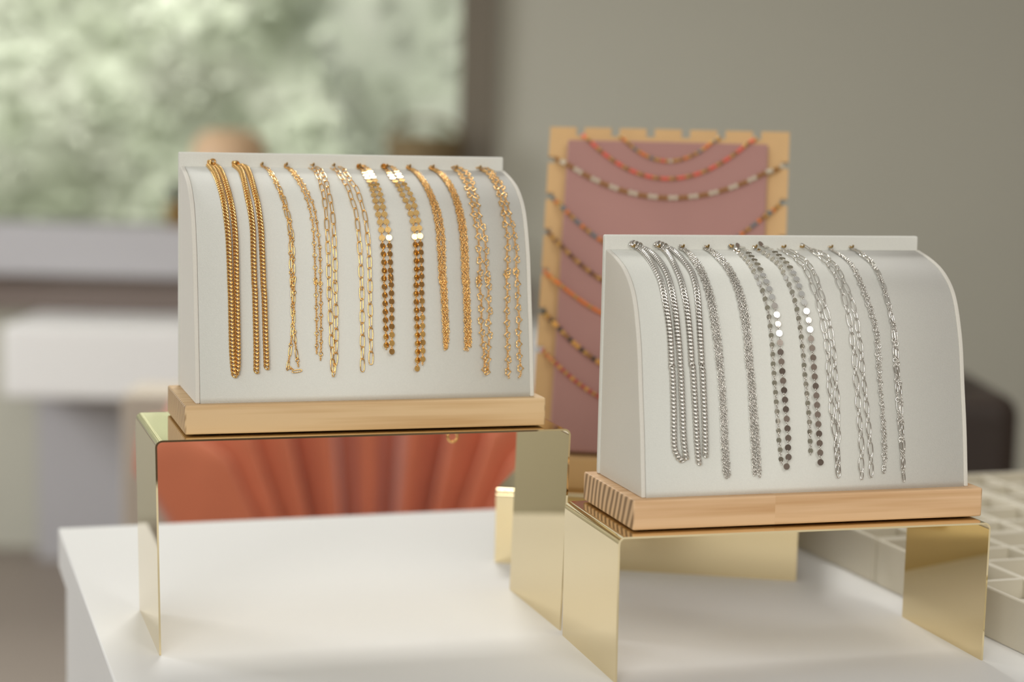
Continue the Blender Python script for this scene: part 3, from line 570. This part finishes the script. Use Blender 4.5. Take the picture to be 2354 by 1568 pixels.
# ------------------------------------------------------------------ pink necklace board at the back
c3, s3 = math.cos(B3[2]), math.sin(B3[2])
def b3(u, w_, z): return (B3[0] + u * c3 - w_ * s3, B3[1] + u * s3 + w_ * c3, z)
pb = empty('necklace_board', b3(0.0218, 0.030, ZT + BH), -0.1314); tag(pb, 'notched wooden board with a dusty pink velvet pad leaning in a wooden foot', 'jewellery stand')
BW, BHt, LEAN = 0.2047, 0.2977, 0.3346
BS = 0.014                                                   # board origin above the riser
def bd(s, t, n=0.0):                                         # board coordinates to local of pb: s across, t up, n forward
    return Vector((s, t * math.sin(LEAN) - n * math.cos(LEAN), BS + t * math.cos(LEAN) + n * math.sin(LEAN)))
def bmesh_from_outline(pts, n0, n1, name, m, par, bevel=0):
    mb = MB(); k = len(pts); vs = [bd(p[0], p[1], n0) for p in pts] + [bd(p[0], p[1], n1) for p in pts]
    fs = [(i, (i + 1) % k, k + (i + 1) % k, k + i) for i in range(k)]; mb.add(vs, fs + [tuple(range(k))[::-1], tuple(range(k, 2 * k))], False)
    return mb.build(name, m, par, bevel=bevel)
SIDE = [0.268, 0.2355, 0.2037, 0.169, 0.1343, 0.1008]; out = [(0, -0.008), (BW, -0.008)]
for t_ in SIDE[::-1]: out += [(BW, t_ - 0.003), (BW - 0.006, t_ - 0.003), (BW - 0.006, t_ + 0.003), (BW, t_ + 0.003)]
out += [(BW, BHt)]
for k in range(6, 0, -1):
    s1 = BW * (k * 81 - 1.0) / 549; s0 = s1 - 0.0072; out += [(s1, BHt), (s1, BHt - 0.0075), (s0, BHt - 0.0075), (s0, BHt)]
out += [(0, BHt)]
for t_ in SIDE: out += [(0, t_ + 0.003), (0.006, t_ + 0.003), (0.006, t_ - 0.003), (0, t_ - 0.003)]
bmesh_from_outline(out, -0.004, 0.0, 'backboard', M['ply'], pb)
bmesh_from_outline([(0.0168, 0.0135), (0.187, 0.0135), (0.187, 0.2835), (0.0168, 0.2835)], 0.0003, 0.0095, 'velvet_pad', M['mauve'], pb, bevel=0.0015)
mb = MB(); mb.box(-0.004, BW + 0.004, -0.0155, 0.040, 0, 0.0265); o = mb.build('foot_block', M['ply'], pb, bevel=0.0015)

# bead necklaces on the board
BEAD = {}
def bead_mesh(r, m, key):
    if key not in BEAD:
        mb = MB(); mb.lathe([(r * math.sin(math.pi * i / 8) + 1e-6, -r * math.cos(math.pi * i / 8)) for i in range(9)], n=12)
        o = mb.build('bead', m, pb); BEAD[key] = o.data; bpy.data.objects.remove(o)
    return BEAD[key]
def cmat(n, c, metal=0.0, rough=0.3): M[n] = mat(n, c, rough, metal); return M[n]
for n_, c_ in (('b_coral', (0.85, 0.13, 0.07)), ('b_orange', (0.80, 0.22, 0.03)), ('b_brown', (0.33, 0.15, 0.03)), ('b_clear', (0.62, 0.55, 0.42)), ('b_blue', (0.16, 0.20, 0.21)), ('b_black', (0.05, 0.035, 0.02)), ('b_amber', (0.75, 0.38, 0.07)), ('b_red', (0.5, 0.07, 0.05)), ('b_dkbrown', (0.13, 0.05, 0.02))): cmat(n_, c_)
cmat('b_gold', (0.65, 0.38, 0.10), 0.8, 0.35)
NB = [('uppermost short necklace of gold and orange beads on the pink board', (0.0607, 0.2885), (0.1008, 0.2655), (0.1455, 0.2890), ['b_gold', 'b_brown', 'b_orange', 'b_gold', 'b_brown', 'b_gold', 'b_blue', 'b_gold', 'b_orange', 'b_orange', 'b_gold', 'b_blue', 'b_gold', 'b_gold', 'b_coral', 'b_gold', 'b_clear', 'b_gold'], 0.0016),
      ('coral red and gold bead necklace, second from the top on the pink board', (0.0287, 0.2890), (0.107, 0.2500), (0.1765, 0.2895), ['b_coral', 'b_coral', 'b_gold', 'b_brown'], 0.0017),
      ('brown and clear bead necklace across the whole pink board', (0.0053, 0.2690), (0.110, 0.2330), (0.2018, 0.2680), ['b_brown', 'b_brown', 'b_clear', 'b_clear'], 0.0021),
      ('blue grey and orange bead necklace below the brown and clear one', (0.0035, 0.2360), (0.104, 0.1780), (0.2011, 0.2354), ['b_blue', 'b_blue', 'b_orange', 'b_brown', 'b_gold'], 0.0018),
      ('dark brown and gold bead necklace, fifth from the top of the pink board', (0.0028, 0.2040), (0.104, 0.1450), (0.2018, 0.2037), ['b_dkbrown', 'b_brown', 'b_gold'], 0.0019),
      ('bright orange bead necklace on the pink board', (0.0020, 0.1690), (0.104, 0.1200), (0.2018, 0.1690), ['b_orange', 'b_orange', 'b_orange', 'b_gold'], 0.0018),
      ('black, amber and gold bead necklace on the pink board', (0.0034, 0.1343), (0.104, 0.0750), (0.2018, 0.1343), ['b_black', 'b_gold', 'b_brown', 'b_black', 'b_amber', 'b_amber'], 0.0021),
      ('lowest red and gold bead necklace on the pink board', (0.0044, 0.1005), (0.104, 0.0480), (0.2018, 0.1008), ['b_red', 'b_gold', 'b_red', 'b_amber'], 0.0018)]
for label, A, Bm, Cc, cols, r in NB:
    n = empty('bead_necklace', pb.location, -0.1314); tag(n, label, 'necklace', 'bead necklaces on the pink board')
    P = []                                                      # parabola through the three points, clamped to the pad
    for k in range(161):
        q = k / 160; s_ = A[0] + (Cc[0] - A[0]) * q
        x_ = (s_ - A[0]) * (s_ - Cc[0]) / ((Bm[0] - A[0]) * (Bm[0] - Cc[0])); lin = A[1] + (Cc[1] - A[1]) * (s_ - A[0]) / (Cc[0] - A[0])
        t_ = lin + (Bm[1] - (A[1] + (Cc[1] - A[1]) * (Bm[0] - A[0]) / (Cc[0] - A[0]))) * x_
        pad = min(1, max(0, min((s_ - 0.009) / 0.008, (0.195 - s_) / 0.008, (0.2925 - t_) / 0.009 if True else 1)))
        P.append(bd(s_, t_, 0.0006 + r + 0.0092 * pad))
    acc = [0]
    for i in range(1, len(P)): acc.append(acc[-1] + (P[i] - P[i - 1]).length)
    mb = MB(); back = [bd(A[0], A[1], -0.0055), bd(A[0], A[1], 0.0)] if A[0] > 0.02 else [bd(-0.0012, A[1], -0.006), bd(-0.0010, A[1], 0.002)]
    mb.tube([P[i] for i in range(0, 161, 2)], 0.0004, 5); mb.build('cord', M['b_gold'], n)
    d = r; k = 0
    while d < acc[-1]:
        i = max(j for j in range(len(acc)) if acc[j] <= d); f_ = (d - acc[i]) / max(1e-9, acc[min(i + 1, 160)] - acc[i]); p = P[i].lerp(P[min(i + 1, 160)], f_)
        c_ = cols[k % len(cols)]; o = bpy.data.objects.new('bead', bead_mesh(r, M[c_], (c_, r))); col.objects.link(o); o.parent = n; o.location = p
        d += 2 * r * 1.02; k += 1

# ------------------------------------------------------------------ cream velvet trays
def tray(u0, u1, w0, w1, us, ws, label, h=0.0365):
    a = 0.3267; t = empty('jewellery_tray', (0.3455 + u0 * math.cos(a) - w0 * math.sin(a), 1.3104 + u0 * math.sin(a) + w0 * math.cos(a), ZT), a)
    tag(t, label, 'tray', 'cream velvet jewellery trays'); W = u1 - u0; D = w1 - w0; th = 0.004
    mb = MB(); mb.box(th, W - th, th, D - th, 0, 0.020); mb.build('tray_floor', M['tray'], t)
    mb = MB(); mb.box(0, W, 0, th, 0, h); mb.box(0, W, D - th, D, 0, h); mb.box(0, th, th, D - th, 0, h); mb.box(W - th, W, th, D - th, 0, h); mb.build('rim', M['tray'], t, bevel=0.0012)
    for q in us:
        mb = MB(); mb.box(q - u0 - 0.0025, q - u0 + 0.0025, th, D - th, 0.020, h - 0.002); mb.build('divider', M['tray'], t, bevel=0.001)
    for q in ws:
        e = [th] + [x for q2 in us for x in (q2 - u0 - 0.0025, q2 - u0 + 0.0025)] + [W - th]
        mb = MB()
        for i in range(0, len(e), 2): mb.box(e[i], e[i + 1], q - w0 - 0.0025, q - w0 + 0.0025, 0.020, h - 0.0025)
        mb.build('divider', M['tray'], t)
tray(0, 0.195, -0.140, 0.1615, (0.047, 0.096, 0.145), (-0.084, -0.028, 0.028, 0.084, 0.122), 'cream velvet tray with square compartments, nearest, at the right edge beside the silver stand')
tray(0, 0.195, 0.1635, 0.397, (0.047, 0.096, 0.145), (0.21, 0.257, 0.304, 0.351), 'cream velvet tray behind the nearest one, next to the low riser of the pink board')
tray(0.198, 0.393, -0.050, 0.1615, (0.245, 0.294, 0.343), (0.0, 0.05, 0.10), 'cream velvet tray at the far right behind the corner of the nearest one')
tray(0.198, 0.393, 0.1635, 0.397, (0.245, 0.294, 0.343), (0.21, 0.257, 0.304, 0.351), 'cream velvet tray farthest back at the right, before the dark cabinet')
